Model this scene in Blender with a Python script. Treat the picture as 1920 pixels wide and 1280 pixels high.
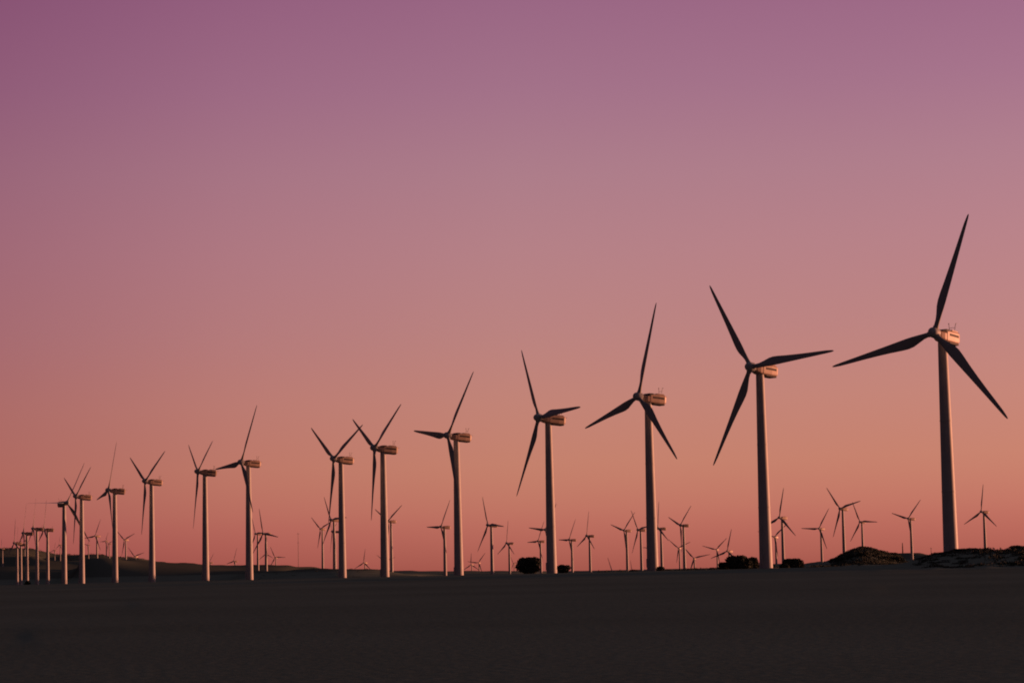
import bpy, bmesh, math, random
import numpy as np
from mathutils import Vector, Matrix

for o in list(bpy.data.objects):
    bpy.data.objects.remove(o, do_unlink=True)
scene = bpy.context.scene
col = scene.collection
rad = math.radians

# ------------------------------------------------------------------ camera
CAM_Z = 1.7
cam_data = bpy.data.cameras.new('camera')
cam = bpy.data.objects.new('camera', cam_data)
col.objects.link(cam)
cam_data.sensor_fit = 'HORIZONTAL'
cam_data.sensor_width = 36.0
cam_data.lens = 4300.0 / 1920.0 * 36.0
cam_data.clip_start = 0.5
cam_data.clip_end = 150000.0
PITCH, ROLL = math.atan(427.0 / 4300.0), rad(1.25)
cam.matrix_world = (Matrix.Translation((0, 0, CAM_Z)) @ Matrix.Rotation(rad(90) + PITCH, 4, 'X')
                    @ Matrix.Rotation(-ROLL, 4, 'Z'))
scene.camera = cam

scene.render.engine = 'CYCLES'
scene.cycles.filter_width = 1.9

# ------------------------------------------------------------------ exposure
EXPO = 0.6
vs = scene.view_settings
vs.view_transform = 'Standard'
vs.look = 'None'
vs.exposure = EXPO
vs.gamma = 1.0
GAIN = 2.0 ** -EXPO


def lin(r, g, b, k=1.0):
    f = lambda v: (v / 255 / 12.92) if v / 255 <= 0.04045 else ((v / 255 + 0.055) / 1.055) ** 2.4
    return (f(r) * k, f(g) * k, f(b) * k, 1.0)


# ------------------------------------------------------------------ dusk sky
world = bpy.data.worlds.new('World')
scene.world = world
world.use_nodes = True
nt = world.node_tree
nt.nodes.clear()
N = nt.nodes.new
L = nt.links.new
out = N('ShaderNodeOutputWorld')
bg = N('ShaderNodeBackground')
bg.inputs['Strength'].default_value = GAIN
tc = N('ShaderNodeTexCoord')
sep = N('ShaderNodeSeparateXYZ')
L(tc.outputs['Generated'], sep.inputs[0])


def math_node(op, a, b=None):
    n = N('ShaderNodeMath')
    n.operation = op
    for i, v in enumerate((a, b)):
        if v is None:
            continue
        if isinstance(v, (int, float)):
            n.inputs[i].default_value = v
        else:
            L(v, n.inputs[i])
    return n.outputs[0]


def ramp(fac, stops, lo, hi):
    mr = N('ShaderNodeMapRange')
    L(fac, mr.inputs['Value'])
    mr.inputs['From Min'].default_value = lo
    mr.inputs['From Max'].default_value = hi
    cr = N('ShaderNodeValToRGB')
    L(mr.outputs[0], cr.inputs[0])
    cr.color_ramp.interpolation = 'LINEAR'
    el = cr.color_ramp.elements
    stops = sorted(stops)
    while len(el) < len(stops):
        el.new(0.5)
    for e, (p, c) in zip(el, stops):
        e.position = (p - lo) / (hi - lo)
    for e, (p, c) in zip(el, stops):
        e.position = (p - lo) / (hi - lo)
        e.color = c
    return cr.outputs[0]


elev = math_node('MULTIPLY', math_node('ARCSINE', sep.outputs['Z']), 180 / math.pi)
azim = math_node('MULTIPLY', math_node('ARCTAN2', sep.outputs['X'], sep.outputs['Y']), 180 / math.pi)
# the dusk gradient, degrees above the horizon
sky_stops = [
    (-6.0, lin(60, 34, 34)), (-0.4, lin(160, 84, 74)), (0.10, lin(168, 90, 78)), (0.40, lin(176, 98, 85)),
    (0.95, lin(186, 107, 93)), (1.6, lin(193, 119, 101)), (2.5, lin(197, 129, 108)), (4.2, lin(194, 132, 119)),
    (5.9, lin(187, 131, 128)), (8.0, lin(181, 129, 135)), (9.9, lin(173, 125, 138)), (11.9, lin(163, 114, 137)),
    (14.1, lin(154, 103, 132)), (19.0, lin(126, 82, 122)), (30.0, lin(102, 88, 114)), (55.0, lin(96, 102, 118)),
    (90.0, lin(94, 104, 120)),
]
c_el = ramp(elev, sky_stops, -6.0, 90.0)
# the afterglow fades away from the sunset side
g = lambda r, gg, b: (r, gg, b, 1.0)
az_stops = [(-180, g(.17, .20, .20)), (-75, g(.16, .17, .18)), (-40, g(.26, .20, .25)), (-12.8, g(.77, .65, .76)),
            (-6.5, g(.93, .87, .92)), (0, g(1, 1, 1)), (9, g(1.03, 1.02, 1.03)), (13, g(1.06, 1.05, 1.06)), (45, g(1, .95, .9)),
            (80, g(1.0, .9, .75)), (115, g(.45, .4, .4)), (150, g(.18, .20, .20)), (180, g(.17, .20, .20))]
c_az = ramp(azim, az_stops, -180, 180)
mix = N('ShaderNodeMix')
mix.data_type = 'RGBA'
mix.blend_type = 'MULTIPLY'
mix.inputs[0].default_value = 1.0
L(c_el, mix.inputs[6])
L(c_az, mix.inputs[7])
L(mix.outputs[2], bg.inputs['Color'])
L(bg.outputs[0], out.inputs[0])

# ------------------------------------------------------------------ low evening sun, from the right and a little behind the row
SUN_AZ, SUN_EL = rad(70), rad(1.1)
s_dir = Vector((math.sin(SUN_AZ) * math.cos(SUN_EL), math.cos(SUN_AZ) * math.cos(SUN_EL), math.sin(SUN_EL)))
sun_data = bpy.data.lights.new('sun', 'SUN')
sun_data.energy = 4.0
sun_data.angle = rad(0.5)
sun_data.color = (1.0, 0.37, 0.20)
sun = bpy.data.objects.new('sun', sun_data)
col.objects.link(sun)
sun.rotation_euler = (-s_dir).to_track_quat('-Z', 'Y').to_euler()
sun.location = (200, 0, 80)


# ------------------------------------------------------------------ helpers
def make_mat(name, color, rough=0.6, var=0.15, scale=1.0, bump=0.0, spec=0.3, color2=None):
    m = bpy.data.materials.new(name)
    m.use_nodes = True
    t = m.node_tree
    b = t.nodes['Principled BSDF']
    b.inputs['Roughness'].default_value = rough
    b.inputs['Specular IOR Level'].default_value = spec
    co = t.nodes.new('ShaderNodeTexCoord')
    nz = t.nodes.new('ShaderNodeTexNoise')
    nz.inputs['Scale'].default_value = scale
    nz.inputs['Detail'].default_value = 6
    t.links.new(co.outputs['Object'], nz.inputs['Vector'])
    cr = t.nodes.new('ShaderNodeValToRGB')
    c2 = color2 or tuple(min(1, c * (1 + var)) for c in color)
    cr.color_ramp.elements[0].position = 0.35
    cr.color_ramp.elements[0].color = tuple(c * (1 - var) for c in color) + (1,)
    cr.color_ramp.elements[1].position = 0.65
    cr.color_ramp.elements[1].color = tuple(c2) + (1,)
    t.links.new(nz.outputs['Fac'], cr.inputs[0])
    t.links.new(cr.outputs[0], b.inputs['Base Color'])
    if bump:
        bp = t.nodes.new('ShaderNodeBump')
        bp.inputs['Strength'].default_value = bump
        t.links.new(nz.outputs['Fac'], bp.inputs['Height'])
        t.links.new(bp.outputs[0], b.inputs['Normal'])
    return m


M_PAINT = make_mat('weathered_grey_paint', (.40, .40, .39), .55, .07, .35)
M_SHELL = make_mat('sun_tinted_fibreglass', (.46, .335, .25), .5, .06, .4)  # orange sunlight tint painted into the nacelle colour
M_BLADE = make_mat('blade_gelcoat', (.30, .30, .295), .45, .06, .3)
M_DARK = make_mat('dark_vent_and_shade', (.035, .033, .032), .7, .2, 4)  # vents and hatch, also the painted shade under the nacelle
M_STEEL = make_mat('galvanised_steel', (.20, .20, .20), .5, .15, 5)
M_CONC = make_mat('concrete', (.11, .11, .105), .9, .15, 1.5)
M_LEAF = make_mat('shrub_leaves', (.052, .066, .050), .8, .3, 1.2, spec=.1)
M_BARK = make_mat('bark', (.05, .04, .03), .9, .3, 6)
M_WOOD = make_mat('tarred_wood', (.06, .05, .04), .85, .2, 3)


def tag(o, label=None, cat=None, group=None, kind=None):
    if label: o['label'] = label
    if cat: o['category'] = cat
    if group: o['group'] = group
    if kind: o['kind'] = kind
    return o


def link(name, me, mat=None, parent=None):
    if mat and not me.materials:
        me.materials.append(mat)
    o = bpy.data.objects.new(name, me)
    col.objects.link(o)
    if parent: o.parent = parent
    return o


def bm_mesh(name, bm, smooth=False):
    bmesh.ops.recalc_face_normals(bm, faces=bm.faces)
    me = bpy.data.meshes.new(name)
    bm.to_mesh(me)
    bm.free()
    if smooth:
        for p in me.polygons: p.use_smooth = True
        me.set_sharp_from_angle(angle=rad(25))
    return me


def loft(bm, rings, cap=True):
    vr = [[bm.verts.new(p) for p in r] for r in rings]
    n = len(vr[0])
    for a, b in zip(vr, vr[1:]):
        for i in range(n):
            bm.faces.new((a[i], a[(i + 1) % n], b[(i + 1) % n], b[i]))
    if cap:
        bm.faces.new(vr[0][::-1])
        bm.faces.new(vr[-1])


def ring_z(r, z, n=32, cx=0, cy=0):
    return [(cx + r * math.cos(2 * math.pi * i / n), cy + r * math.sin(2 * math.pi * i / n), z) for i in range(n)]


def ring_y(r, y, n=28, sx=1, sz=1, cz=0):
    return [(r * sx * math.cos(2 * math.pi * i / n), y, cz + r * sz * math.sin(2 * math.pi * i / n)) for i in range(n)]


def box(bm, x0, x1, y0, y1, z0, z1, bev=0):
    r = bmesh.ops.create_cube(bm, size=1)
    for v in r['verts']:
        v.co = Vector(((x0 + x1) / 2 + v.co.x * (x1 - x0), (y0 + y1) / 2 + v.co.y * (y1 - y0),
                       (z0 + z1) / 2 + v.co.z * (z1 - z0)))
    if bev:
        es = list({e for v in r['verts'] for e in v.link_edges})
        bmesh.ops.bevel(bm, geom=es, offset=bev, segments=3, affect='EDGES', profile=.6)


def rod(bm, p, q, r, n=8):
    p, q = Vector(p), Vector(q)
    d = (q - p).normalized()
    a = d.orthogonal().normalized()
    b = d.cross(a)
    loft(bm, [[c + a * r * math.cos(2 * math.pi * i / n) + b * r * math.sin(2 * math.pi * i / n) for i in range(n)]
              for c in (p, q)])


# ------------------------------------------------------------------ the land: one sheet through surveyed heights (bearing, distance, height)
SURVEY = np.array([
    (-3064, 25, 0.11), (-3067, 60, 0.26), (-3068, 110, 0.43), (-3069, 180, 0.61), (-3069, 260, 0.73), (-3069, 420, 0.75), (-3069, 560, 0.60), (-3069, 750, 0.05),
    (-3069, 950, -0.52), (-3069, 1200, -1.23), (-3069, 1500, -2.09), (-3069, 1900, -3.24), (-3069, 2400, -4.67), (-3069, 3000, -6.38), (-2853, 25, 0.11), (-2856, 60, 0.26),
    (-2857, 110, 0.43), (-2857, 180, 0.61), (-2857, 260, 0.73), (-2858, 420, 0.75), (-2858, 560, 0.59), (-2858, 750, 0.04), (-2858, 950, -0.54), (-2858, 1200, -1.26),
    (-2858, 1500, -2.12), (-2858, 1900, -3.27), (-2858, 2400, -4.71), (-2858, 3000, -6.44), (-2640, 25, 0.12), (-2642, 60, 0.26), (-2643, 110, 0.44), (-2643, 180, 0.62),
    (-2643, 260, 0.73), (-2643, 420, 0.75), (-2643, 560, 0.58), (-2643, 750, 0.03), (-2643, 950, -0.55), (-2643, 1200, -1.28), (-2643, 1500, -2.14), (-2643, 1900, -3.30),
    (-2643, 2400, -4.75), (-2643, 3000, -6.49), (-2425, 25, 0.12), (-2426, 60, 0.26), (-2426, 110, 0.44), (-2426, 180, 0.62), (-2426, 260, 0.73), (-2426, 420, 0.75),
    (-2426, 560, 0.57), (-2426, 750, 0.02), (-2426, 950, -0.57), (-2426, 1200, -1.30), (-2426, 1500, -2.17), (-2426, 1900, -3.33), (-2426, 2400, -4.79), (-2426, 3000, -6.54),
    (-2207, 25, 0.12), (-2207, 60, 0.26), (-2207, 110, 0.44), (-2207, 180, 0.62), (-2207, 260, 0.73), (-2207, 420, 0.75), (-2207, 560, 0.56), (-2207, 750, 0.00),
    (-2207, 950, -0.58), (-2207, 1200, -1.31), (-2207, 1500, -2.19), (-2207, 1900, -3.36), (-2207, 2400, -4.83), (-2207, 3000, -6.58), (-1987, 25, 0.12), (-1986, 60, 0.27),
    (-1986, 110, 0.44), (-1986, 180, 0.62), (-1986, 260, 0.73), (-1986, 420, 0.75), (-1986, 560, 0.55), (-1986, 750, -0.01), (-1986, 950, -0.59), (-1986, 1200, -1.33),
    (-1986, 1500, -2.21), (-1986, 1900, -3.39), (-1986, 2400, -4.86), (-1986, 3000, -6.62), (-1765, 25, 0.12), (-1763, 60, 0.27), (-1763, 110, 0.44), (-1763, 180, 0.62),
    (-1762, 260, 0.73), (-1762, 420, 0.75), (-1762, 560, 0.55), (-1762, 750, -0.01), (-1762, 950, -0.61), (-1762, 1200, -1.34), (-1762, 1500, -2.23), (-1762, 1900, -3.41),
    (-1541, 25, 0.12), (-1539, 60, 0.27), (-1538, 110, 0.45), (-1537, 180, 0.63), (-1537, 260, 0.73), (-1537, 420, 0.75), (-1537, 560, 0.54), (-1537, 750, -0.02),
    (-1537, 950, -0.62), (-1537, 1200, -1.36), (-1537, 1500, -2.25), (-1537, 1900, -3.43), (-1316, 25, 0.12), (-1312, 60, 0.27), (-1311, 110, 0.45), (-1311, 180, 0.63),
    (-1311, 260, 0.74), (-1310, 420, 0.75), (-1310, 560, 0.53), (-1310, 750, -0.03), (-1310, 950, -0.62), (-1310, 1200, -1.37), (-1311, 1500, -2.26), (-1311, 1900, -3.45),
    (-1089, 25, 0.12), (-1085, 60, 0.27), (-1083, 110, 0.45), (-1083, 180, 0.63), (-1083, 260, 0.74), (-1082, 420, 0.75), (-1082, 560, 0.53), (-1082, 750, -0.04),
    (-1082, 950, -0.63), (-1082, 1200, -1.38), (-861, 25, 0.12), (-856, 60, 0.27), (-854, 110, 0.45), (-854, 180, 0.63), (-853, 260, 0.74), (-853, 420, 0.75),
    (-853, 560, 0.53), (-853, 750, -0.04), (-853, 950, -0.64), (-853, 1200, -1.39), (-633, 25, 0.12), (-626, 60, 0.27), (-624, 110, 0.45), (-624, 180, 0.63),
    (-623, 260, 0.74), (-623, 420, 0.75), (-623, 560, 0.52), (-623, 750, -0.04), (-623, 950, -0.64), (-623, 1200, -1.39), (-403, 25, 0.12), (-396, 60, 0.27),
    (-394, 110, 0.45), (-393, 180, 0.63), (-392, 260, 0.74), (-392, 420, 0.75), (-392, 560, 0.52), (-392, 750, -0.05), (-392, 950, -0.65), (-392, 1200, -1.40),
    (-173, 25, 0.12), (-165, 60, 0.27), (-163, 110, 0.45), (-162, 180, 0.63), (-161, 260, 0.74), (-161, 420, 0.75), (-161, 560, 0.52), (-161, 750, -0.05),
    (-161, 950, -0.65), (-161, 1200, -1.40), (57, 25, 0.12), (66, 60, 0.27), (68, 110, 0.45), (70, 180, 0.63), (70, 260, 0.74), (71, 420, 0.75),
    (71, 560, 0.52), (70, 750, -0.05), (70, 950, -0.65), (70, 1200, -1.40), (287, 25, 0.12), (296, 60, 0.27), (300, 110, 0.45), (301, 180, 0.63),
    (301, 260, 0.74), (302, 420, 0.75), (302, 560, 0.52), (302, 750, -0.05), (302, 950, -0.65), (302, 1200, -1.40), (516, 25, 0.12), (527, 60, 0.27),
    (530, 110, 0.45), (532, 180, 0.63), (532, 260, 0.74), (533, 420, 0.75), (533, 560, 0.52), (533, 750, -0.05), (533, 950, -0.65), (533, 1200, -1.39),
    (745, 25, 0.12), (757, 60, 0.27), (761, 110, 0.45), (762, 180, 0.63), (763, 260, 0.74), (763, 420, 0.75), (763, 560, 0.52), (763, 750, -0.04),
    (763, 950, -0.64), (763, 1200, -1.39), (974, 25, 0.12), (986, 60, 0.27), (990, 110, 0.45), (992, 180, 0.63), (992, 260, 0.74), (993, 420, 0.75),
    (993, 560, 0.53), (993, 750, -0.04), (993, 950, -0.64), (993, 1200, -1.38), (1201, 25, 0.12), (1214, 60, 0.27), (1218, 110, 0.45), (1220, 180, 0.63),
    (1221, 260, 0.74), (1222, 420, 0.75), (1222, 560, 0.53), (1427, 25, 0.12), (1441, 60, 0.27), (1446, 110, 0.45), (1447, 180, 0.63), (1448, 260, 0.73),
    (1449, 420, 0.75), (1449, 560, 0.54), (1651, 25, 0.12), (1666, 60, 0.27), (1671, 110, 0.44), (1673, 180, 0.63), (1674, 260, 0.73), (1675, 420, 0.75),
    (1675, 560, 0.54), (1874, 25, 0.12), (1890, 60, 0.27), (1895, 110, 0.44), (1897, 180, 0.62), (1898, 260, 0.73), (1899, 420, 0.75), (1899, 560, 0.55),
    (2095, 25, 0.12), (2112, 60, 0.27), (2117, 110, 0.44), (2119, 180, 0.62), (2120, 260, 0.73), (2121, 420, 0.75), (2121, 560, 0.56), (2314, 25, 0.12),
    (2331, 60, 0.26), (2337, 110, 0.44), (2339, 180, 0.62), (2340, 260, 0.73), (2341, 420, 0.75), (2341, 560, 0.56), (2530, 25, 0.12), (2549, 60, 0.26),
    (2555, 110, 0.44), (2557, 180, 0.62), (2558, 260, 0.73), (2559, 420, 0.75), (2559, 560, 0.57), (2745, 25, 0.12), (2764, 60, 0.26), (2770, 110, 0.44),
    (2772, 180, 0.62), (2773, 260, 0.73), (2774, 420, 0.75), (2774, 560, 0.58), (2956, 25, 0.11), (2976, 60, 0.26), (2982, 110, 0.43), (2985, 180, 0.61),
    (2986, 260, 0.73), (2987, 420, 0.75), (2987, 560, 0.59), (993, 330, 0.75), (1130, 330, 0.75), (1267, 330, 0.75), (1403, 330, 0.75), (1539, 330, 0.75),
    (1674, 330, 0.75), (-2859, 7600, 93.47), (-2858, 8512, 85.63), (-2858, 9880, 55.41), (-2644, 7600, 102.18), (-2644, 8512, 95.28), (-2644, 9880, 66.32), (-2427, 7600, 105.85),
    (-2427, 8512, 99.27), (-2427, 9880, 70.71), (-2207, 7600, 106.08), (-2207, 8512, 99.43), (-2207, 9880, 70.66), (-2141, 7600, 105.11), (-2141, 8512, 98.32), (-2141, 9880, 69.31),
    (-2074, 7600, 102.41), (-2074, 8512, 95.27), (-2074, 9880, 65.71), (-2030, 7600, 94.88), (-2030, 8512, 86.83), (-2030, 9880, 55.88), (-2008, 7600, 87.68), (-2008, 8512, 78.75),
    (-2008, 9880, 46.49), (-1963, 7600, 80.12), (-1963, 8512, 70.28), (-1963, 9880, 36.62), (-1874, 7600, 78.75), (-1874, 8512, 68.71), (-1874, 9880, 34.73), (-1818, 7600, 80.48),
    (-1818, 8512, 70.62), (-1818, 9880, 36.90), (-1775, 7600, 78.96), (-1775, 8512, 68.91), (-1776, 9880, 34.88), (-1739, 7600, 69.78), (-1740, 8512, 58.61), (-1740, 9880, 22.91),
    (-1717, 7600, 66.84), (-1717, 8512, 55.31), (-1717, 9880, 19.07), (-1672, 3500, 30.18), (-1672, 4375, 25.36), (-1673, 5950, -10.71), (-1645, 3500, 29.98), (-1645, 4375, 25.11),
    (-1646, 5950, -11.07), (-1586, 3500, 26.37), (-1587, 4375, 20.59), (-1587, 5950, -17.25), (-1528, 3500, 25.14), (-1528, 4375, 19.04), (-1528, 5950, -19.39), (-1491, 3500, 22.09),
    (-1492, 4375, 15.22), (-1492, 5950, -24.61), (-1437, 3500, 22.88), (-1437, 4375, 16.20), (-1438, 5950, -23.31), (-1405, 3500, 21.85), (-1405, 4375, 14.91), (-1406, 5950, -25.09),
    (-1355, 3500, 19.08), (-1356, 4375, 11.44), (-1356, 5950, -29.83), (-1287, 3500, 18.17), (-1287, 4375, 10.30), (-1288, 5950, -31.43), (-1221, 3500, 17.28), (-1221, 4375, 9.17),
    (-1222, 5950, -32.99), (-1150, 3500, 17.55), (-1150, 4375, 9.50), (-1151, 5950, -32.58), (-1086, 3500, 17.07), (-1086, 4375, 8.89), (-1087, 5950, -33.44), (-1018, 3500, 15.76),
    (-1018, 4375, 7.24), (-1019, 5950, -35.71), (-921, 3500, 12.63), (-922, 4375, 3.32), (-923, 5950, -41.09), (-852, 1750, 5.70), (-853, 2275, 2.72), (-853, 3150, 0.22),
    (-774, 1750, 5.00), (-775, 2275, 1.81), (-775, 3150, -1.04), (-703, 1750, 4.53), (-703, 2275, 1.20), (-703, 3150, -1.89), (-604, 3400, 5.29), (-605, 4420, -9.88),
    (-606, 5780, -51.91), (-484, 3400, 3.63), (-485, 4420, -12.05), (-486, 5780, -54.78), (-392, 3400, 2.16), (-392, 4420, -13.96), (-394, 5780, -57.29), (-232, 3400, 1.38),
    (-233, 4420, -14.99), (-234, 5780, -58.65), (-91, 3400, 0.34), (-92, 4420, -16.35), (-93, 5780, -60.43), (6, 3400, -0.38), (5, 4420, -17.28), (4, 5780, -61.65),
    (117, 3400, -1.59), (116, 4420, -18.85), (115, 5780, -63.70), (244, 2600, -1.24), (243, 3120, -13.31), (242, 4160, -50.81), (371, 2600, -2.25), (370, 3120, -14.52),
    (368, 4160, -52.41), (464, 2600, -2.77), (463, 3120, -15.14), (461, 4160, -53.22), (579, 2600, -2.82), (578, 3120, -15.19), (576, 4160, -53.28), (694, 2600, -2.88),
    (693, 3120, -15.25), (691, 4160, -53.32), (786, 1950, -1.90), (785, 2242, -9.64), (784, 2925, -27.16), (862, 1950, -1.77), (861, 2242, -9.49), (860, 2925, -26.96),
    (993, 1950, -1.65), (992, 2242, -9.34), (991, 2925, -26.75), (1096, 2450, -1.37), (1095, 3062, -10.55), (1093, 4165, -41.61), (1154, 2450, 0.28), (1153, 3062, -8.47),
    (1151, 4165, -38.77), (1231, 2450, 0.71), (1230, 3062, -7.93), (1228, 4165, -38.01), (1323, 2450, 3.24), (1322, 3062, -4.76), (1320, 4165, -33.67), (1380, 1150, 3.49),
    (1379, 1552, -1.55), (1378, 1955, -5.07), (1421, 1150, 5.48), (1420, 1552, 1.14), (1420, 1955, -1.68), (1452, 1150, 7.76), (1450, 1552, 4.22), (1450, 1955, 2.21),
    (1488, 1150, 8.59), (1487, 1552, 5.34), (1486, 1955, 3.61), (1511, 1150, 8.13), (1509, 1552, 4.73), (1509, 1955, 2.84), (1560, 1150, 6.30), (1558, 1552, 2.26),
    (1558, 1955, -0.26), (1631, 1150, 4.68), (1630, 1552, 0.07), (1630, 1955, -3.01), (1677, 2900, 11.55), (1676, 3625, 4.13), (1673, 4930, -31.90), (1729, 2900, 11.54),
    (1727, 3625, 4.13), (1725, 4930, -31.88), (1766, 2900, 8.66), (1765, 3625, 0.53), (1762, 4930, -36.73), (1815, 2900, 5.38), (1814, 3625, -3.55), (1811, 4930, -42.25),
    (1900, 2900, 3.52), (1899, 3625, -5.86), (1896, 4930, -45.33), (2122, 2900, 4.70), (2121, 3625, -4.34), (2118, 4930, -43.10), (2343, 2900, 5.86), (2341, 3625, -2.84),
    (2338, 4930, -40.87), (2669, 2900, 6.30), (2667, 3625, -2.22), (2664, 4930, -39.73), (2988, 2900, 2.89), (2987, 3625, -6.38), (2983, 4930, -45.05), (993, 700, 0.11),
    (993, 850, -0.34), (993, 1000, -0.79), (993, 1150, -1.23), (993, 1300, -1.68), (993, 1500, -2.28), (1084, 700, 0.11), (1084, 850, -0.34), (1084, 1000, -0.78),
    (1084, 1150, -1.23), (1084, 1300, -1.68), (1084, 1500, -2.27), (1153, 700, 0.11), (1153, 850, -0.33), (1153, 1000, -0.78), (1153, 1150, -1.23), (1153, 1300, -1.67),
    (1153, 1500, -2.27), (1222, 700, 0.12), (1221, 850, -0.33), (1221, 1000, -0.78), (1221, 1150, -1.22), (1221, 1300, -1.67), (1221, 1500, -2.27), (1290, 700, 0.12),
    (1290, 850, -0.33), (1290, 1000, -0.78), (1290, 1150, -1.22), (1290, 1300, -1.67), (1290, 1500, -2.26), (1335, 700, 0.12), (1335, 850, -0.33), (1335, 1000, -0.77),
    (1335, 1150, -1.22), (1335, 1300, -1.67), (1335, 1500, -2.26), (1675, 700, 0.29), (1675, 850, -0.12), (1675, 1000, -0.53), (1675, 1150, -0.94), (1675, 1300, -1.35),
    (1675, 1500, -1.90), (1720, 700, 0.29), (1720, 850, -0.12), (1720, 1000, -0.53), (1720, 1150, -0.94), (1720, 1300, -1.35), (1720, 1500, -1.90), (1776, 700, 0.29),
    (1776, 850, -0.12), (1776, 1000, -0.53), (1776, 1150, -0.94), (1776, 1300, -1.35), (1776, 1500, -1.89), (1821, 700, 0.29), (1821, 850, -0.12), (1821, 1000, -0.53),
    (1820, 1150, -0.93), (1820, 1300, -1.34), (1820, 1500, -1.89), (1865, 700, 0.29), (1865, 850, -0.12), (1865, 1000, -0.52), (1865, 1150, -0.93), (1865, 1300, -1.34),
    (1865, 1500, -1.89), (1943, 700, 0.30), (1943, 850, -0.11), (1943, 1000, -0.52), (1943, 1150, -0.93), (1943, 1300, -1.34), (1943, 1500, -1.88), (1379, 850, 0.50),
    (1420, 850, 0.43), (1449, 850, 0.76), (1485, 850, 0.69), (1508, 850, 0.65), (1558, 850, 0.56), (1630, 850, 0.42), (1843, 340, 2.65), (1842, 381, 1.99),
    (1841, 425, 1.35), (1870, 340, 3.01), (1869, 381, 2.40), (1868, 425, 1.80), (1935, 340, 3.04), (1934, 381, 2.43), (1933, 425, 1.84), (1990, 340, 3.00),
    (1990, 381, 2.38), (1989, 425, 1.79), (2046, 340, 2.72), (2045, 381, 2.07), (2044, 425, 1.45), (2101, 340, 2.72), (2100, 381, 2.07), (2099, 425, 1.44),
    (2146, 340, 3.11), (2145, 381, 2.50), (2144, 425, 1.93), (2212, 340, 3.21), (2211, 381, 2.62), (2211, 425, 2.05), (2322, 340, 3.12), (2321, 381, 2.52),
    (2320, 425, 1.95), (2474, 340, 2.69), (2473, 381, 2.05), (2473, 425, 1.42), (1840, 215, 0.68), (1866, 215, 0.68), (1931, 215, 0.68), (1987, 215, 0.68),
    (2042, 215, 0.68), (2098, 215, 0.68), (2142, 215, 0.68), (2208, 215, 0.68), (2318, 215, 0.68), (2471, 215, 0.68), (1078, 504, 0.74), (588, 565, 0.58),
    (152, 622, 0.34), (-252, 709, -0.21), (-572, 741, -0.30), (-755, 833, -0.60), (-1155, 877, -0.56), (-1343, 950, -0.56), (-1571, 1017, -0.90), (-1727, 1078, -1.17),
    (-1866, 1143, -1.49), (-1940, 1193, -1.72), (-2009, 1828, -3.23), (-2054, 1773, -3.09), (-2095, 1872, -3.39), (-2136, 2297, -4.35), (-2121, 2406, -4.70), (-2197, 5319, 32.75),
    (-2104, 5945, 61.41), (-1956, 5945, 47.69), (-1979, 6737, 51.66), (-1838, 6316, 53.86), (-1802, 3025, 27.82), (-1763, 5615, 47.19), (-1750, 5615, 39.60), (-1681, 3422, 28.02),
    (-1639, 4044, -5.19), (-1639, 4246, -5.19), (-1639, 3983, -5.19), (-1322, 4211, -17.29), (-1322, 4422, -17.29), (-1322, 4148, -17.29), (-1217, 3888, -17.82), (-1217, 4082, -17.82),
    (-1217, 3829, -17.82), (-1119, 2660, 6.85), (-1084, 2007, 4.97), (-1042, 4351, -9.52), (-1042, 4568, -9.52), (-1042, 4285, -9.52), (-1084, 5320, 5.95), (-1084, 5586, 5.95),
    (-1084, 5240, 5.95), (-786, 2527, 3.76), (-786, 2653, 3.76), (-786, 2489, 3.76), (-659, 3860, -25.07), (-659, 4053, -25.07), (-659, 3802, -25.07), (-543, 1931, -0.07),
    (-570, 4908, -18.91), (-570, 5153, -18.91), (-570, 4834, -18.91), (-311, 1753, -3.21), (-196, 4531, -30.56), (-196, 4758, -30.56), (-196, 4463, -30.56), (-164, 4396, -27.56),
    (-164, 4615, -27.56), (-164, 4330, -27.56), (-107, 1693, -3.29), (-31, 2403, -5.05), (-12, 6512, -24.49), (-12, 6838, -24.49), (-12, 6415, -24.49), (105, 2396, -3.87),
    (240, 2274, -2.42), (318, 2191, -2.66), (423, 2974, -48.65), (423, 3122, -48.65), (423, 2929, -48.65), (479, 2160, -2.08), (540, 2115, -2.05), (506, 4043, -51.86),
    (506, 4246, -51.86), (506, 3983, -51.86), (590, 3888, -11.04), (590, 4082, -11.04), (590, 3830, -11.04), (628, 2001, -1.05), (726, 1921, -1.78), (706, 3577, -14.45),
    (706, 3756, -14.45), (706, 3523, -14.45), (769, 3160, -31.89), (769, 3318, -31.89), (769, 3113, -31.89), (868, 3428, -18.89), (868, 3599, -18.89), (868, 3376, -18.89),
    (920, 2408, -27.56), (920, 2528, -27.56), (920, 2372, -27.56), (1152, 1818, 1.72), (1121, 2697, -10.84), (1121, 2832, -10.84), (1121, 2656, -10.84), (1316, 2320, 2.49),
    (1412, 1832, 6.53), (1492, 2366, -1.33), (1492, 2484, -1.33), (1492, 2330, -1.33), (1699, 2139, 2.54),
], float)
SURVEY[:, 0] /= 1e4


def plain(y):
    y = np.asarray(y, float)
    q = np.clip(y, 0, 300) / 300
    return np.where(y < 300, .75 * q * (2 - q), np.minimum(.75, 2.2 - .003 * y))


C_SLOPE = (SURVEY[:, 2] - plain(SURVEY[:, 1] * np.cos(SURVEY[:, 0]))) / SURVEY[:, 1]
C_LOG = np.log(SURVEY[:, 1])


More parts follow.
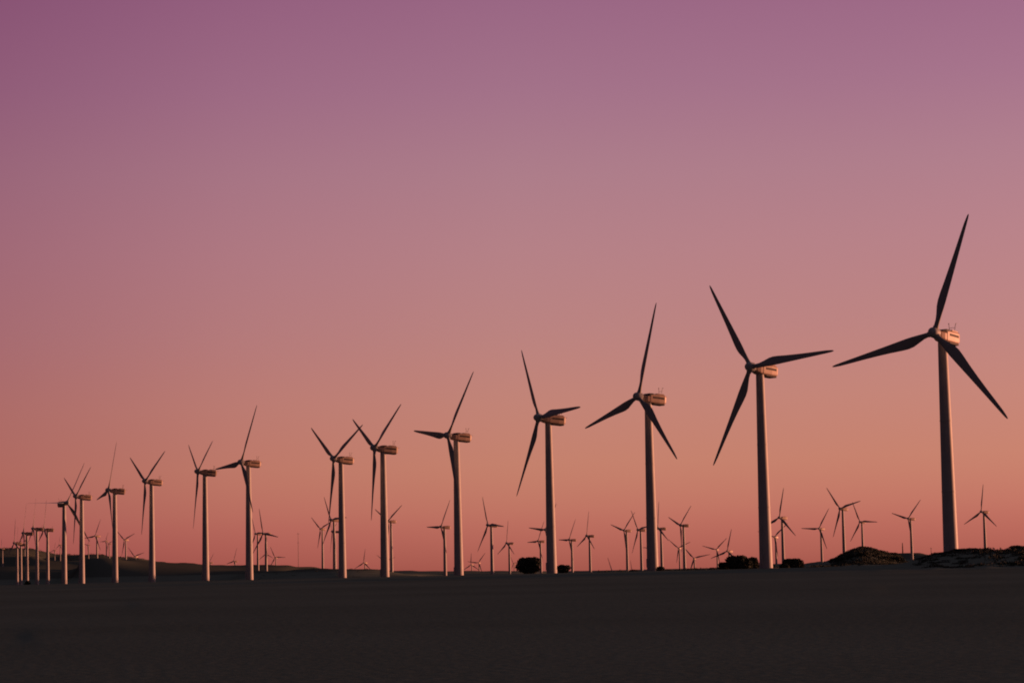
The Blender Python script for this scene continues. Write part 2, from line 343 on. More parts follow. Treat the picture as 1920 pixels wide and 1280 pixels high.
def height(az, d):
    az = np.asarray(az, float).ravel()
    d = np.asarray(d, float).ravel()
    o = np.zeros(len(az))
    for i in range(0, len(az), 3000):
        a = az[i:i + 3000, None]
        l = np.log(d[i:i + 3000])[:, None]
        r2 = ((a - SURVEY[:, 0]) / .01279) ** 2 + ((l - C_LOG) / .10) ** 2
        w = 1 / (r2 + .03) ** 2
        o[i:i + 3000] = (w * C_SLOPE).sum(1) / w.sum(1)
    fade = np.clip((.62 - np.abs(az)) / .2, 0, 1)
    fade = fade * fade * (3 - 2 * fade)
    fwd = np.clip(d * np.cos(az), 0, None)
    z = plain(fwd) * fade + o * d * fade
    # past the last ridge the land drops to a wide plain
    t = np.clip((d - 9500) / 6000, 0, 1)
    t = t * t * (3 - 2 * t)
    return z * (1 - t) + (-95.0) * t


def ground_z(x, y):
    return float(height([math.atan2(x, y)], [max(1.0, math.hypot(x, y))])[0])


def build_ground():
    az = np.concatenate([np.linspace(-math.pi, -.70, 34, endpoint=False), np.linspace(-.70, -.27, 26, endpoint=False),
                         np.linspace(-.27, .27, 480, endpoint=False), np.linspace(.27, .70, 26, endpoint=False),
                         np.linspace(.70, math.pi, 34, endpoint=False)])
    ds = np.concatenate([[2, 5, 9, 14, 20], np.exp(np.linspace(math.log(26), math.log(9500), 260)),
                         [10500, 12000, 14000, 16000, 24000, 40000, 80000]])
    A, D = np.meshgrid(az, ds, indexing='ij')
    Z = height(A, D).reshape(A.shape)
    na, nd = A.shape
    V = np.stack([D * np.sin(A), D * np.cos(A), Z], -1).reshape(-1, 3)
    verts = [tuple(v) for v in V] + [(0, 0, 0)]
    faces = []
    for i in range(na):
        j = (i + 1) % na
        faces.append((na * nd, j * nd, i * nd))
        for k in range(nd - 1):
            faces.append((i * nd + k, j * nd + k, j * nd + k + 1, i * nd + k + 1))
    me = bpy.data.meshes.new('ground')
    me.from_pydata(verts, [], faces)
    for p in me.polygons: p.use_smooth = True
    m = bpy.data.materials.new('dry_field')
    m.use_nodes = True
    t = m.node_tree
    b = t.nodes['Principled BSDF']
    b.inputs['Roughness'].default_value = 1
    b.inputs['Specular IOR Level'].default_value = 0.0
    co = t.nodes.new('ShaderNodeTexCoord')
    n1 = t.nodes.new('ShaderNodeTexNoise'); n1.inputs['Scale'].default_value = .035; n1.inputs['Detail'].default_value = 8
    n2 = t.nodes.new('ShaderNodeTexNoise'); n2.inputs['Scale'].default_value = 4.5; n2.inputs['Detail'].default_value = 8
    t.links.new(co.outputs['Object'], n1.inputs['Vector']); t.links.new(co.outputs['Object'], n2.inputs['Vector'])
    mx = t.nodes.new('ShaderNodeMath'); mx.operation = 'ADD'
    t.links.new(n1.outputs['Fac'], mx.inputs[0]); t.links.new(n2.outputs['Fac'], mx.inputs[1])
    cr = t.nodes.new('ShaderNodeValToRGB')
    hf = t.nodes.new('ShaderNodeMath'); hf.operation = 'MULTIPLY'; hf.inputs[1].default_value = .5
    t.links.new(mx.outputs[0], hf.inputs[0]); t.links.new(hf.outputs[0], cr.inputs[0])
    cr.color_ramp.elements[0].position = .36; cr.color_ramp.elements[0].color = (.122, .146, .110, 1)
    cr.color_ramp.elements[1].position = .64; cr.color_ramp.elements[1].color = (.182, .216, .164, 1)
    # scrub on rises, with shade painted in to subdue sunlit slopes; patchy lower edge
    sz = t.nodes.new('ShaderNodeSeparateXYZ'); t.links.new(co.outputs['Object'], sz.inputs[0])
    wob = t.nodes.new('ShaderNodeMath'); wob.operation = 'MULTIPLY_ADD'; wob.inputs[1].default_value = 4.0
    t.links.new(n1.outputs['Fac'], wob.inputs[0]); t.links.new(sz.outputs['Z'], wob.inputs[2])
    mk = t.nodes.new('ShaderNodeMapRange'); mk.inputs['From Min'].default_value = 4.6; mk.inputs['From Max'].default_value = 5.6
    t.links.new(wob.outputs[0], mk.inputs['Value'])
    mm = t.nodes.new('ShaderNodeMix'); mm.data_type = 'RGBA'
    t.links.new(mk.outputs[0], mm.inputs[0]); t.links.new(cr.outputs[0], mm.inputs[6])
    mm.inputs[7].default_value = (.095, .108, .083, 1)
    t.links.new(mm.outputs[2], b.inputs['Base Color'])
    bp = t.nodes.new('ShaderNodeBump'); bp.inputs['Strength'].default_value = .15; bp.inputs['Distance'].default_value = .05
    t.links.new(n2.outputs['Fac'], bp.inputs['Height']); t.links.new(bp.outputs[0], b.inputs['Normal'])
    tag(link('ground', me, m), kind='structure')


build_ground()

# ------------------------------------------------------------------ wind turbine
BLADE_R = 23.5


def blade_mesh():
    bm = bmesh.new()
    #        r    leading  chord  thick  twist
    st = [(.35, .47, .94, .94, 0), (1.5, .47, .94, .92, 0), (2.4, .50, 1.08, .84, 14), (3.6, .56, 1.50, .66, 15),
          (5.0, .62, 1.98, .52, 13), (6.2, .63, 2.10, .44, 11), (7.6, .60, 1.98, .37, 9), (10, .54, 1.66, .28, 6.5),
          (13, .47, 1.34, .21, 4), (16, .41, 1.08, .16, 2.5), (19, .35, .86, .12, 1), (21.5, .30, .66, .09, 0),
          (22.8, .25, .46, .06, 0), (23.3, .18, .28, .04, 0), (23.5, .10, .10, .02, 0)]
    rings = []
    n = 20
    for r, le, ch, th, tw in st:
        round_ = max(0.0, 1 - max(0, r - 1.5) / 3.0)
        pts = []
        for i in range(n):
            a = 2 * math.pi * i / n
            cx = math.cos(a)                                    # +1 leading edge .. -1 trailing
            x = le - ch / 2 + ch / 2 * cx
            prof = abs(math.sin(a)) * (1 if round_ > .99 else (round_ + (1 - round_) * (.55 + .45 * cx)))
            y = math.copysign(prof, math.sin(a)) * th / 2
            w = rad(tw)
            pts.append((x * math.cos(w) + y * math.sin(w), -x * math.sin(w) + y * math.cos(w), r))
        rings.append(pts)
    loft(bm, rings)
    return bm_mesh('blade', bm, True)


def hub_mesh():
    bm = bmesh.new()
    prof = [(.04, -1.55), (.38, -1.47), (.68, -1.25), (.90, -.92), (1.02, -.5), (1.06, 0), (1.06, .62), (.98, .74), (.80, .76)]
    loft(bm, [ring_y(r, y) for r, y in prof])
    for k in range(3):                                          # blade root sleeves
        a = 2 * math.pi * k / 3
        mt = Matrix.Rotation(a, 4, 'Y')
        q = [[mt @ Vector(p) for p in ring_z(.56, z, 20)] for z in (.5, 1.25, 1.3)]
        loft(bm, q)
    return bm_mesh('hub', bm, True)


def sect(y, w, z0, z1, rr=.28):
    """rounded-rectangle section of the nacelle shell"""
    pts = []
    for cx, cz, a0 in ((w / 2 - rr, z1 - rr, 0), (-w / 2 + rr, z1 - rr, 90), (-w / 2 + rr, z0 + rr, 180), (w / 2 - rr, z0 + rr, 270)):
        for k in range(5):
            a = rad(a0 + 22.5 * k)
            pts.append((cx + rr * math.cos(a), y, cz + rr * math.sin(a)))
    return pts


def nacelle_mesh():
    bm = bmesh.new()
    # low front housing round the main shaft, then the taller machine cabin
    loft(bm, [sect(.78, 1.5, -.85, .55, .45), sect(1.3, 1.9, -1.1, .56, .45), sect(2.1, 2.3, -1.24, .50, .4), sect(2.75, 2.40, -1.28, .48, .35)])
    loft(bm, [sect(2.62, 2.10, -1.24, .72, .4), sect(2.95, 2.44, -1.30, .96, .42), sect(5.6, 2.52, -1.32, 1.06, .42),
              sect(7.25, 2.40, -1.26, 1.04, .42), sect(7.75, 2.0, -1.05, .86, .42)])
    box(bm, -1.0, 1.0, 4.9, 7.1, .98, 1.24, .1)                 # roof cooler housing
    return bm_mesh('nacelle', bm)


def roof_scoop_mesh():
    bm = bmesh.new()                                            # dark hatch cowl in the step above the shaft housing
    loft(bm, [sect(1.5, 1.9, .40, .66, .08), sect(2.55, 2.46, .30, 1.04, .14), sect(3.7, 2.42, .75, 1.10, .14)])
    return bm_mesh('roof_hatch', bm)


def vent_mesh(side):
    bm = bmesh.new()
    x = side * 1.25
    box(bm, x - .03, x + .03, 3.7, 7.0, -.12, .34, .02)
    return bm_mesh('side_vent', bm)


def under_shade_mesh():
    bm = bmesh.new()
    box(bm, -1.08, 1.08, 3.9, 7.3, -1.55, -1.2, .08)  # dark strip standing in for the shade under the nacelle
    return bm_mesh('under_shade', bm)


def sensor_mesh():
    bm = bmesh.new()
    rod(bm, (-.55, 6.6, 1.45), (-.75, 6.6, 2.75), .05)
    rod(bm, (.55, 6.6, 1.45), (.75, 6.6, 2.75), .05)
    rod(bm, (-.62, 6.6, 1.95), (.62, 6.6, 1.95), .04)
    rod(bm, (.75, 6.6, 2.75), (.75, 6.95, 2.8), .05)
    bmesh.ops.create_uvsphere(bm, u_segments=10, v_segments=6, radius=.12, matrix=Matrix.Translation((-.75, 6.6, 2.8)))
    return bm_mesh('weather_mast', bm)


def boom_mesh():
    bm = bmesh.new()
    rod(bm, (0, 7.7, .75), (0, 8.6, .8), .06)
    return bm_mesh('rear_boom', bm)


def tower_mesh(h):
    bm = bmesh.new()
    r_at = lambda z: .89 + (1.46 - .89) * min(1.15, (h - z) / 42.0)
    zs = [0, h * .30, h * .30 + .001]
    rings = []
    seams = [h * .31, h * .63]
    prof = [(r_at(0), -1.0)]
    for z in seams:
        prof += [(r_at(z), z - .12), (r_at(z) + .05, z - .1), (r_at(z) + .05, z + .1), (r_at(z), z + .12)]
    prof += [(.89, h - .25), (1.08, h - .2), (1.08, h)]
    loft(bm, [ring_z(r, z, 40) for r, z in prof])
    return bm_mesh('tower', bm, True)


def door_mesh():
    bm = bmesh.new()
    box(bm, -.45, .45, -1.60, -1.45, .9, 3.0, .05)
    return bm_mesh('tower_door', bm)


def base_mesh():
    bm = bmesh.new()
    loft(bm, [ring_z(r, z, 40) for r, z in ((2.7, -1.2), (2.7, .02), (2.6, .06), (1.5, .07))])
    return bm_mesh('foundation', bm)


BLADE, HUB, NAC = blade_mesh(), hub_mesh(), nacelle_mesh()
HATCH, VENTS, UNDER_SHADE, SENSOR, BOOM = roof_scoop_mesh(), (vent_mesh(-1), vent_mesh(1)), under_shade_mesh(), sensor_mesh(), boom_mesh()
DOOR, BASE = door_mesh(), base_mesh()
TILT = rad(5)


def wind_turbine(hx, hy, hz, yaw, phase, label, near, pitch=0):
    yaw = rad(yaw)
    fx, fy = hx + 2.9 * math.sin(yaw), hy + 2.9 * math.cos(yaw)
    gz = ground_z(fx, fy)
    root = bpy.data.objects.new('wind_turbine', None)
    root.empty_display_size = 3
    col.objects.link(root)
    root.location = (fx, fy, gz)
    root.rotation_euler = (0, 0, -yaw)
    tag(root, label, 'wind turbine', 'front row of wind turbines' if near else 'distant wind turbines behind the front row')
    h = hz - gz
    link('tower', tower_mesh(h - 1.1), M_PAINT, root)
    if near:
        link('foundation', BASE, M_CONC, root)
    tl = Matrix.Translation((0, -2.9, h)) @ Matrix.Rotation(-TILT, 4, 'X')
    nac = link('nacelle', NAC, M_SHELL, root)
    nac.matrix_local = tl
    if near:
        link('roof_hatch', HATCH, M_DARK, nac)
        for v in VENTS: link('side_vent', v, M_DARK, nac)
        link('under_shade', UNDER_SHADE, M_DARK, nac)
        link('weather_mast', SENSOR, M_STEEL, nac)
        link('rear_boom', BOOM, M_STEEL, nac)
        link('tower_door', DOOR, M_PAINT, root)
    hub = link('hub', HUB, M_PAINT, root)
    hub.matrix_local = tl @ Matrix.Rotation(rad(phase), 4, 'Y')
    for k in range(3):
        b = link('blade', BLADE, M_BLADE, root)
        b.matrix_local = tl @ Matrix.Rotation(rad(phase + 120 * k), 4, 'Y') @ Matrix.Rotation(rad(pitch), 4, 'Z')
    return root


# hub x, y, height, yaw of the rotor, turn of the rotor, label
FRONT = [
    (80.7, 436.0, 44.9, 41, 18, 'nearest and tallest wind turbine, far right of the front row, nacelle glowing orange'),
    (52.0, 498.9, 44.5, 48, 86, 'second tallest turbine, one long dark blade pointing right over its glowing nacelle'),
    (30.8, 562.5, 43.3, 57, 14, 'third large turbine from the right, blades in an upside-down Y, orange-lit nacelle'),
    (6.8, 620.1, 42.4, 63, 87, 'fourth large turbine from the right, standing between a boxy bush and a round bush'),
    (-20.4, 707.8, 43.3, 60, 37, 'fifth large turbine from the right, one blade level left, one along its tower'),
    (-45.0, 738.5, 41.6, 64, 57, 'sixth large turbine from the right, Y-shaped rotor, lowest blade beside its tower'),
    (-65.3, 828.6, 42.9, 58, 62, 'seventh large turbine from the right, Y-shaped rotor, tip touching the next rotor'),
    (-103.6, 869.7, 44.4, 58, 26, 'large turbine in the left half whose low left blade reaches the neighbouring nacelle'),
    (-129.8, 940.0, 44.4, 68, 61, 'large turbine with a narrow Y-shaped rotor, its nacelle touched by a neighbouring blade tip'),
    (-161.6, 1003.4, 43.6, 59, 59, 'large lone turbine in the left part of the row, Y-shaped rotor, dark lower blade'),
    (-187.9, 1060.9, 42.2, 67, 21, 'tall left turbine with one thin blade straight up and a short blade to the left'),
    (-214.6, 1121.8, 41.9, 61, 55, 'left turbine with a cross-like overlap of blades with the turbine on its left'),
    (-227.9, 1168.0, 40.4, -43, 29, 'turbine turned the opposite way, dark nacelle left of its hub, long level left blade', 82),
    (-367.5, 1790.1, 40.7, 66, 0, 'turbine seen edge-on, rightmost of the close cluster of towers at the far left'),
    (-364.3, 1734.8, 40.2, 70, 3, 'turbine seen edge-on, second from the right in the close cluster at the far left'),
    (-392.0, 1829.6, 38.9, 69, 7, 'turbine seen edge-on, middle of the close cluster, small bush in front of its base'),
    (-489.5, 2243.6, 38.0, 58, 114, 'edge-on turbine with the leftmost lit tower of the close cluster at the far left'),
    (-509.1, 2351.2, 38.2, 70, 81, 'edge-on turbine partly behind the leftmost tower of the far left cluster'),
]
DISTANT = [
    (-1161.4, 5189.5, 73.5, 55, 114, 'tiny turbine at the very left edge of the picture on the dark hill'),
    (-1244.1, 5811.8, 99.7, 55, 82, 'tiny turbine on the dark hill behind the far left cluster of edge-on towers'),
    (-1158.0, 5829.6, 88.6, 55, 1, 'tiny turbine on the left hill, its tower just left of the opposite-facing turbine'),
    (-1327.2, 6603.9, 85.2, 55, 23, 'tiny turbine on the left hill, between the edge-on cluster and the opposite-facing turbine'),
    (-1156.7, 6208.1, 92.1, 55, 39, 'tiny pale turbine on the left hill just right of the twelfth large tower'),
    (-544.3, 2974.1, 56.6, 44, 24, 'small turbine with bright nacelle on the left hill, blades spread in an upside-down Y'),
    (-986.9, 5525.9, 90.7, 48, 27, 'tiny turbine with bright tower on the left hill, beside the straight-up-blade turbine'),
    (-980.0, 5527.1, 84.0, 55, 74, 'tiny turbine with bright nacelle touching the left side of the straight-up-blade tower'),
    (-574.3, 3371.6, 57.3, 38, 68, 'small distant turbine with a Y-shaped rotor right of the straight-up-blade tower'),
    (-661.5, 3987.1, 38.3, 35, 74, 'tiny turbine low on the hillcrest left of the lone Y-rotor turbine, two blades showing'),
    (-557.4, 4172.9, 26.2, 55, 44, 'single blade of a turbine behind the crest beside the narrow Y-rotor tower'),
    (-474.1, 3857.1, 25.7, 53, 20, 'tiny turbine half sunk behind the crest between two large left-hand towers'),
    (-299.4, 2642.0, 49.0, 55, 89, 'small turbine just right of a large tower, its nacelle overlapped by a level blade'),
    (-219.3, 1993.5, 37.4, 49, 99, 'small turbine with one blade straight up and one level right, in the left half'),
    (-453.8, 4324.5, 34.0, 26, 91, 'tiny turbine low on the crest left of the thin mast, one blade level right'),
    (-576.8, 5286.5, 49.5, 29, 113, 'tiny turbine behind the paired small towers, its hub just above the hillcrest'),
    (-232.3, 2731.3, 54.6, 45, 68, 'small turbine with pale nacelle, left of the two towers under a large hanging blade'),
    (-154.3, 1919.0, 46.2, 52, 87, 'small turbine whose hub sits behind the hanging blade of the seventh large turbine'),
    (-201.2, 2518.0, 47.3, 74, 68, 'thin small turbine between two small towers left of the seventh large tower'),
    (-255.9, 3849.4, 18.4, 40, 5, 'tiny turbine standing alone on the horizon between the sixth and seventh large towers'),
    (-107.1, 1926.0, 44.3, 53, 57, 'small turbine half hidden behind the sixth large tower, one blade rising right'),
    (-280.0, 4896.8, 24.6, 8, 68, 'tiny turbine low behind the sixth large tower, only blade tips showing'),
    (-57.1, 1750.8, 35.2, 60, 31, 'small turbine just left of the fifth large tower, one blade level to the left'),
    (-90.2, 4528.0, 12.9, 30, 0, 'tiny turbine on the horizon just right of the fifth large tower, one blade upright'),
    (-73.2, 4392.4, 15.9, 24, 37, 'tiny turbine on the horizon next to the one with an upright blade, blade rising right'),
    (-20.7, 1691.2, 34.6, 59, 94, 'small turbine right of the fifth large tower, one blade level to the right'),
    (-10.2, 2401.8, 29.2, 64, 1, 'small turbine left of the boxy bush, blades in an upside-down Y'),
    (-9.7, 6510.2, 19.0, 45, 85, 'tiny turbine low on the horizon at the left edge of the boxy bush'),
    (22.5, 2394.2, 30.5, 62, 28, 'small turbine rising behind the right side of the boxy bush, short left blade'),
    (21.8, 1712.4, 30.6, 58, 35, 'small turbine mostly hidden behind the fourth large tower, one blade out to the left'),
    (52.0, 2271.6, 29.7, 65, 31, 'small turbine just right of the small round bush, one blade level to the left'),
    (67.0, 2188.9, 32.1, 67, 4, 'small turbine with one blade upright, second to the right of the small round bush'),
    (123.3, 2969.2, -5.2, 55, 88, 'leaning blade of a turbine below the horizon, left of a pair of crossing blades'),
    (101.0, 2155.9, 35.9, 58, 45, 'small turbine left of the third large tower, its raised blade crossing the next one'),
    (111.7, 2110.8, 35.4, 63, 82, 'small turbine just left of the third large tower, one blade pointing behind it'),
    (202.2, 4036.5, -8.4, 55, 100, 'blade tip of a turbine below the horizon between two small towers'),
    (226.9, 3879.5, 32.5, 55, 34, 'tiny turbine hidden behind the third large tower, only its left blade showing'),
    (123.0, 1996.2, 34.5, 66, 118, 'small turbine directly right of the third large tower, one blade straight up'),
    (136.7, 1914.3, 35.4, 66, 48, 'small turbine right of the third large tower with a Y rotor and dark nacelle'),
    (250.6, 3565.7, 29.1, 35, 67, 'tiny turbine standing behind the small Y-rotor turbine right of the third large tower'),
    (241.9, 3148.2, 11.6, 18, 78, 'tiny low turbine with wide spread blades, left of the dark bush clump'),
    (295.9, 3412.3, 24.6, 26, 45, 'tiny turbine with pale nacelle at the left end of the dark bush clump'),
    (219.1, 2395.7, 15.9, 45, 12, 'tiny turbine just above the dark bush clump, one blade almost upright'),
    (206.7, 1804.4, 37.7, 51, 9, 'small turbine just right of the second tallest tower, blades in an upside-down Y'),
    (300.1, 2677.6, 32.7, 35, 48, 'tiny turbine between the second tallest tower and the small turbine beside it'),
    (302.4, 2298.2, 35.7, 48, 32, 'small turbine standing alone on the slope, one blade level left, bright nacelle'),
    (255.6, 1812.5, 43.8, 54, 77, 'small turbine at the left foot of the scrubby mound, highest hub of the distant ones'),
    (349.5, 2337.7, 42.2, 50, 92, 'small turbine rising from the top of the scrubby mound, one blade level right'),
    (359.1, 2106.4, 40.2, 58, 44, 'small turbine left of the tallest tower, standing by the short post'),
    (394.2, 1948.1, 41.8, 59, 4, 'small turbine right of the tallest tower, symmetrical upside-down Y blades'),
]
for t in FRONT: wind_turbine(*t[:6], True, *t[6:])           # the parked one has its blades feathered
for t in DISTANT: wind_turbine(*t, False)


# ------------------------------------------------------------------ shrubs
def shrub(x, y, w, h, label, seed, boxy=0.0, group='dark shrubs along the horizon', sink=.0, leaf=.26, n=2200):
    rng = random.Random(seed)
    gz = ground_z(x, y)
    root = bpy.data.objects.new('shrub', None)
    root.empty_display_size = .5
    col.objects.link(root)
    root.location = (x, y, gz - sink)
    tag(root, label, 'shrub', group)
    bm = bmesh.new()
    for k in range(5):
        a = rng.uniform(0, 6.28)
        q = Vector((math.cos(a) * w * .25, math.sin(a) * w * .25, h * .62))
        loft(bm, [ring_z(.09, -.2, 7, math.cos(a) * .1, math.sin(a) * .1), ring_z(.06, h * .3, 7, q.x * .5, q.y * .5), ring_z(.025, q.z, 7, q.x, q.y)])
    link('stem', bm_mesh('stem', bm), M_BARK, root)
    lobes = []
    nl = 9
    for k in range(nl):
        a = 2 * math.pi * k / nl + rng.uniform(-.3, .3)
        rr = rng.uniform(.15, .30 + .08 * boxy) * w
        lz = rng.uniform(.22, .72 + .1 * boxy) * h
        s = rng.uniform(.20, .30) * w
        lobes.append((Vector((math.cos(a) * rr, math.sin(a) * rr * .8, lz)), s, min(s * .9, (h - lz) * rng.uniform(.8, 1.0))))
    lobes.append((Vector((0, 0, h * .5)), w * .3, h * .48))
    lobes.append((Vector((0, 0, h * .28)), w * .42, h * .3))
    if boxy:
        for sx in (-1, 1):
            for q in (.35, .62, .74):
                lobes.append((Vector((sx * w * .28, 0, h * q)), w * .22, h * .25))
        lobes.append((Vector((0, 0, h * .72)), w * .34, h * .27))
    V, F = [], []
    tot = sum(l[1] ** 2 for l in lobes)
    for c, s, sz in lobes:
        for _ in range(int(2.4 * n * s * s / tot)):
            while True:
                p = Vector((rng.uniform(-1, 1), rng.uniform(-1, 1), rng.uniform(-1, 1)))
                if .05 < p.length < 1: break
            p = p * (p.length ** -.3)
            q = c + Vector((p.x * s, p.y * s, p.z * sz))
            if q.z < .02: continue
            u = Vector((rng.gauss(0, 1), rng.gauss(0, 1), rng.gauss(0, 1))).normalized()
            v = u.orthogonal().normalized()
            v = (v * math.cos(rng.uniform(0, 6.3)) + u.cross(v) * math.sin(rng.uniform(0, 6.3))).normalized()
            l = leaf * rng.uniform(.6, 1.3)
            i = len(V)
            V += [q - u * l, q + v * l * .5, q + u * l, q - v * l * .5]
            F.append((i, i + 1, i + 2, i + 3))
    me = bpy.data.meshes.new('foliage')
    me.from_pydata([tuple(p) for p in V], [], F)
    link('foliage', me, M_LEAF, root)


shrub(3.2, 600.0, 5.98, 4.46, 'boxy dark bush left of the fourth large tower', 3, 1.0, 'dark shrubs along the horizon', 0.00, 0.30, 2400)
shrub(12.0, 599.9, 3.56, 2.33, 'small round dark bush right of the fourth large tower', 4, 0.0, 'dark shrubs along the horizon', 0.00, 0.18, 2400)
shrub(34.8, 558.9, 2.26, 1.11, 'low dark bush at the foot of the third large tower', 5, 0.0, 'dark shrubs along the horizon', 0.00, 0.12, 1500)
shrub(29.8, 589.2, 2.24, 1.01, 'very low bush left of the third large tower base', 6, 0.0, 'dark shrubs along the horizon', 0.42, 0.12, 1500)
shrub(46.7, 517.9, 3.70, 1.68, 'lower left bush of the dark clump beside the second tallest tower', 7, 0.0, 'dark shrubs along the horizon', 0.00, 0.19, 2400)
shrub(49.3, 512.6, 5.99, 3.12, 'largest rounded bush in the middle of the dark clump', 8, 0.0, 'dark shrubs along the horizon', 0.00, 0.30, 2400)
shrub(52.6, 515.3, 3.44, 2.76, 'right bush of the dark clump touching the second tallest tower', 9, 0.0, 'dark shrubs along the horizon', 0.00, 0.17, 2400)
shrub(61.0, 526.5, 2.64, 1.19, 'low bush right of the second tallest tower', 10, 0.0, 'dark shrubs along the horizon', 0.14, 0.13, 1500)
shrub(64.2, 536.2, 5.12, 2.31, 'broad dome-shaped bush on its own right of the second tallest tower', 11, 0.0, 'dark shrubs along the horizon', 0.07, 0.26, 2400)
shrub(66.2, 897.6, 3.42, 1.54, 'leftmost tiny bush on the skyline left of the dark clump', 12, 0.0, 'tiny bushes on the skyline', 0.39, 0.17, 2400)
shrub(69.9, 897.3, 2.56, 1.16, 'middle tiny bush on the skyline left of the dark clump', 13, 0.0, 'tiny bushes on the skyline', 0.00, 0.13, 1500)
shrub(75.9, 896.8, 2.99, 1.34, 'tiny bush next to the left end of the dark clump', 14, 0.0, 'tiny bushes on the skyline', 0.02, 0.15, 1500)
shrub(161.4, 1128.5, 6.22, 2.80, 'bush on the left slope of the scrubby mound', 15, 0.0, 'scrub bushes on the mound', 2.17, 0.31, 2400)
shrub(167.1, 1137.8, 6.00, 2.70, 'bush near the left of the scrubby mound top', 16, 0.0, 'scrub bushes on the mound', 2.11, 0.30, 2400)
shrub(171.0, 1137.2, 6.55, 2.95, 'highest bush on the crown of the scrubby mound', 17, 0.0, 'scrub bushes on the mound', 1.96, 0.33, 2400)
shrub(175.4, 1136.5, 7.09, 3.19, 'bush just right of the scrubby mound top', 18, 0.0, 'scrub bushes on the mound', 2.43, 0.34, 2400)
shrub(179.7, 1135.9, 6.55, 2.95, 'bush on the upper right slope of the scrubby mound', 19, 0.0, 'scrub bushes on the mound', 2.31, 0.33, 2400)
shrub(184.3, 1135.1, 7.64, 3.44, 'bush on the lower right slope of the scrubby mound', 20, 0.0, 'scrub bushes on the mound', 2.00, 0.34, 2400)
shrub(155.2, 1119.3, 6.43, 2.89, 'low bush at the left foot of the scrubby mound', 21, 0.0, 'scrub bushes on the mound', 2.14, 0.32, 2400)
shrub(148.0, 1049.6, 6.03, 2.72, 'lowest front bush at the left of the scrubby mound', 22, 0.0, 'scrub bushes on the mound', 1.18, 0.30, 2400)
shrub(151.6, 1039.0, 6.48, 2.91, 'front bush on the left face of the scrubby mound', 23, 0.0, 'scrub bushes on the mound', 1.75, 0.32, 2400)
shrub(155.1, 1033.4, 6.44, 2.90, 'front bush in the middle of the scrubby mound', 24, 0.0, 'scrub bushes on the mound', 1.39, 0.32, 2400)
shrub(159.7, 1032.7, 6.44, 2.90, 'front bush on the right face of the scrubby mound', 25, 0.0, 'scrub bushes on the mound', 1.85, 0.32, 2400)
shrub(165.4, 1036.9, 6.97, 3.14, 'front bush low on the right face of the scrubby mound', 26, 0.0, 'scrub bushes on the mound', 1.78, 0.34, 2400)
shrub(173.5, 1055.8, 7.61, 3.43, 'rightmost bush where the scrubby mound meets the hill', 27, 0.0, 'scrub bushes on the mound', 1.47, 0.34, 2400)
shrub(61.6, 329.3, 2.07, 0.93, 'bush against the foot of the tallest tower', 28, 0.0, 'low bushes on the near right rise', 0.81, 0.12, 1500)
shrub(63.7, 332.0, 2.41, 1.08, 'bush just right of the tallest tower, leftmost on the rise', 29, 0.0, 'low bushes on the near right rise', 0.75, 0.12, 1500)
shrub(65.8, 333.6, 2.58, 1.16, 'flat-topped bush on the right rise, left of the small symmetrical turbine', 30, 0.0, 'low bushes on the near right rise', 0.82, 0.13, 1500)
shrub(67.3, 331.2, 2.89, 1.30, 'bush below the small symmetrical turbine on the right rise', 31, 0.0, 'low bushes on the near right rise', 1.01, 0.14, 1500)
shrub(69.5, 332.8, 2.10, 0.94, 'lowest bush in the dip of the right rise', 32, 0.0, 'low bushes on the near right rise', 0.80, 0.12, 1500)
shrub(71.0, 332.5, 2.10, 0.94, 'bush climbing right of the dip on the right rise', 33, 0.0, 'low bushes on the near right rise', 0.62, 0.12, 1500)
shrub(71.8, 330.3, 2.57, 1.15, 'taller bush at the right edge of the picture', 34, 0.0, 'low bushes on the near right rise', 0.63, 0.13, 1500)
shrub(74.0, 331.8, 2.90, 1.31, 'bush cut by the right edge of the picture', 35, 0.0, 'low bushes on the near right rise', 1.12, 0.15, 1500)
shrub(-363.5, 1711.8, 4.98, 4.68, 'small bush hiding part of a tower at the far left cluster', 36, 0.0, 'dark shrubs along the horizon', 0.00, 0.25, 2400)



# ------------------------------------------------------------------ ground cover: low heath, too dense to count

def leaf_cloud(name, label_kind, spots, mat, seed):
    """spots: (x, y, radius, height, leaf length, number); one mesh of leaf-sized blades"""
    r = np.random.default_rng(seed)
    V, F = [], []
    base = 0
    for x, y, rad_, h, lf, n in spots:
        gz = ground_z(x, y)
        a = r.uniform(0, 2 * math.pi, n)
        q = np.sqrt(r.uniform(0, 1, n))
        top = h * (1 - .75 * q * q) * r.uniform(.15, 1, n)
        P = np.stack([x + rad_ * q * np.cos(a), y + rad_ * q * np.sin(a), gz + top - .1 * h], -1)
        U = r.normal(0, 1, (n, 3)); U[:, 2] = np.abs(U[:, 2]) + .3
        U /= np.linalg.norm(U, axis=1)[:, None]
        W = np.cross(U, r.normal(0, 1, (n, 3))); W /= np.linalg.norm(W, axis=1)[:, None] + 1e-6
        l = lf * r.uniform(.6, 1.3, n)[:, None]
        Q = np.stack([P - U * l, P + W * l * .45, P + U * l, P - W * l * .45], 1).reshape(-1, 3)
        V.append(Q)
        F.append(np.arange(base, base + 4 * n).reshape(-1, 4)); base += 4 * n
    V = np.concatenate(V); F = np.concatenate(F)
    me = bpy.data.meshes.new(name)
    me.vertices.add(len(V)); me.vertices.foreach_set('co', V.ravel())
    me.loops.add(F.size); me.loops.foreach_set('vertex_index', F.ravel().astype(np.int32))
    me.polygons.add(len(F)); me.polygons.foreach_set('loop_start', np.arange(0, F.size, 4, dtype=np.int32))
    me.update(calc_edges=True); me.validate()
    tag(link(name, me, mat), label_kind[0], label_kind[1], kind='stuff')


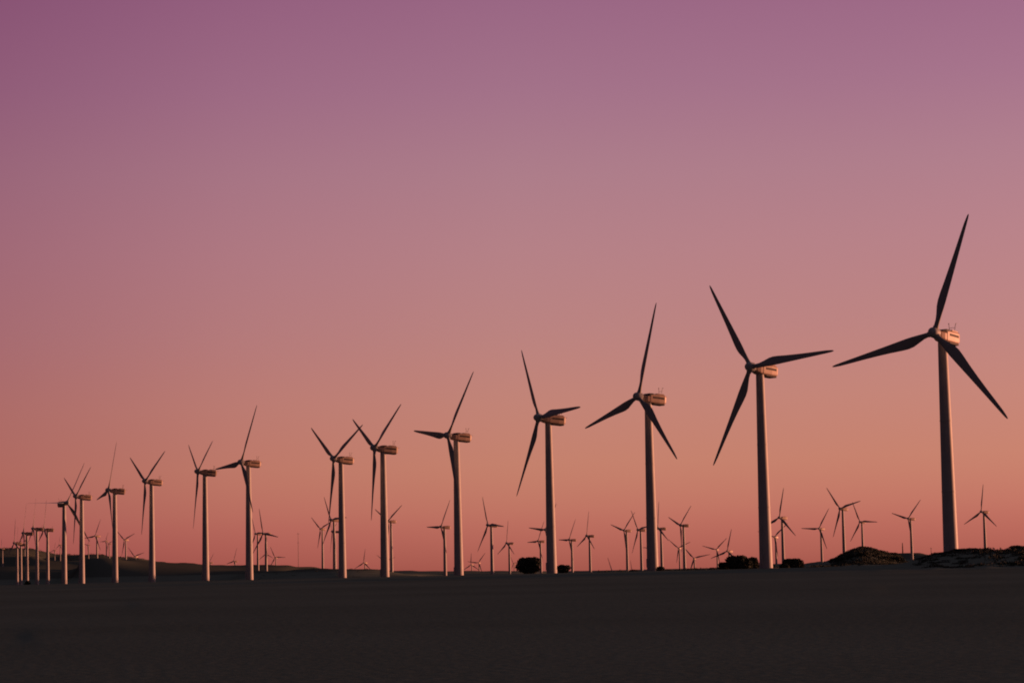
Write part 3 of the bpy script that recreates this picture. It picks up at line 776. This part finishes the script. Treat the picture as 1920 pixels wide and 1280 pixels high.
def heath():
    r = random.Random(8)
    at = lambda az, d: (d * math.sin(az), d * math.cos(az))
    s = []
    for _ in range(1000):                                       # the scrubby mound
        s.append((*at(r.uniform(.136, .170), r.uniform(940, 1280)), r.uniform(1.2, 2.8), r.uniform(.6, 1.5), .30, 46))
    for _ in range(1100):                                       # the rise on the right
        az = r.uniform(.172, .30)
        k = max(.25, min(1, (az - .170) / .035)) * r.choice((.5, .8, 1, 1.15))
        s.append((*at(az, r.uniform(270, 395)), r.uniform(.4, 1.1), r.uniform(.3, .8) * k, .13, 46))
    for _ in range(330):                                        # broken low cover out towards the skyline
        s.append((*at(r.uniform(.035, .150), r.uniform(640, 1500)), r.uniform(.7, 2.2), r.uniform(.35, 1.0), .22, 40))
    for _ in range(160):                                        # thicker right of the middle
        s.append((*at(r.uniform(.062, .135), r.uniform(560, 900)), r.uniform(.6, 1.8), r.uniform(.5, 1.25), .2, 44))
    for _ in range(160):
        s.append((*at(r.uniform(-.16, .04), r.uniform(900, 1700)), r.uniform(.8, 2.4), r.uniform(.3, .8), .24, 34))
    for _ in range(300):                                        # far hills on the left
        s.append((*at(r.uniform(-.30, -.150), r.uniform(6600, 7700)), r.uniform(5, 16), r.uniform(2.0, 6.0), 1.3, 34))
    leaf_cloud('heath', ('low dark heath scrub on the mound, rises and skyline', 'scrub'), s, M_LEAF, 5)


heath()

# ------------------------------------------------------------------ thin masts on the horizon
def pole(name, x, y, h, r, label, cat, arms=()):
    gz = ground_z(x, y)
    root = bpy.data.objects.new(name, None)
    col.objects.link(root)
    root.location = (x, y, gz)
    tag(root, label, cat)
    bm = bmesh.new()
    loft(bm, [ring_z(r, -1, 10), ring_z(r * .8, h * .6, 10), ring_z(r * .5, h, 10)])
    link('mast', bm_mesh('mast', bm, True), M_STEEL if cat == 'mast' else M_WOOD, root)
    for z, w in arms:
        bm = bmesh.new()
        rod(bm, (-w, 0, z), (w, 0, z), r * .45)
        link('crossarm', bm_mesh('crossarm', bm), M_STEEL if cat == 'mast' else M_WOOD, root)


pole('met_mast', -325.6, 3434.6, 50.8, 0.35, 'very thin tall mast alone on the hillcrest left of centre', 'mast', ((48.8, 1.6), (35.6, 1.6)))
pole('utility_pole', 476.0, 2840.4, 12.6, 0.80, 'short thick post on the hill left of the small turbine near the tallest tower', 'pole', ())
pole('utility_pole', 511.7, 2844.3, 9.1, 0.35, 'short thin pole on the slope just left of the tallest tower', 'pole', ((8.2, 1.2),))
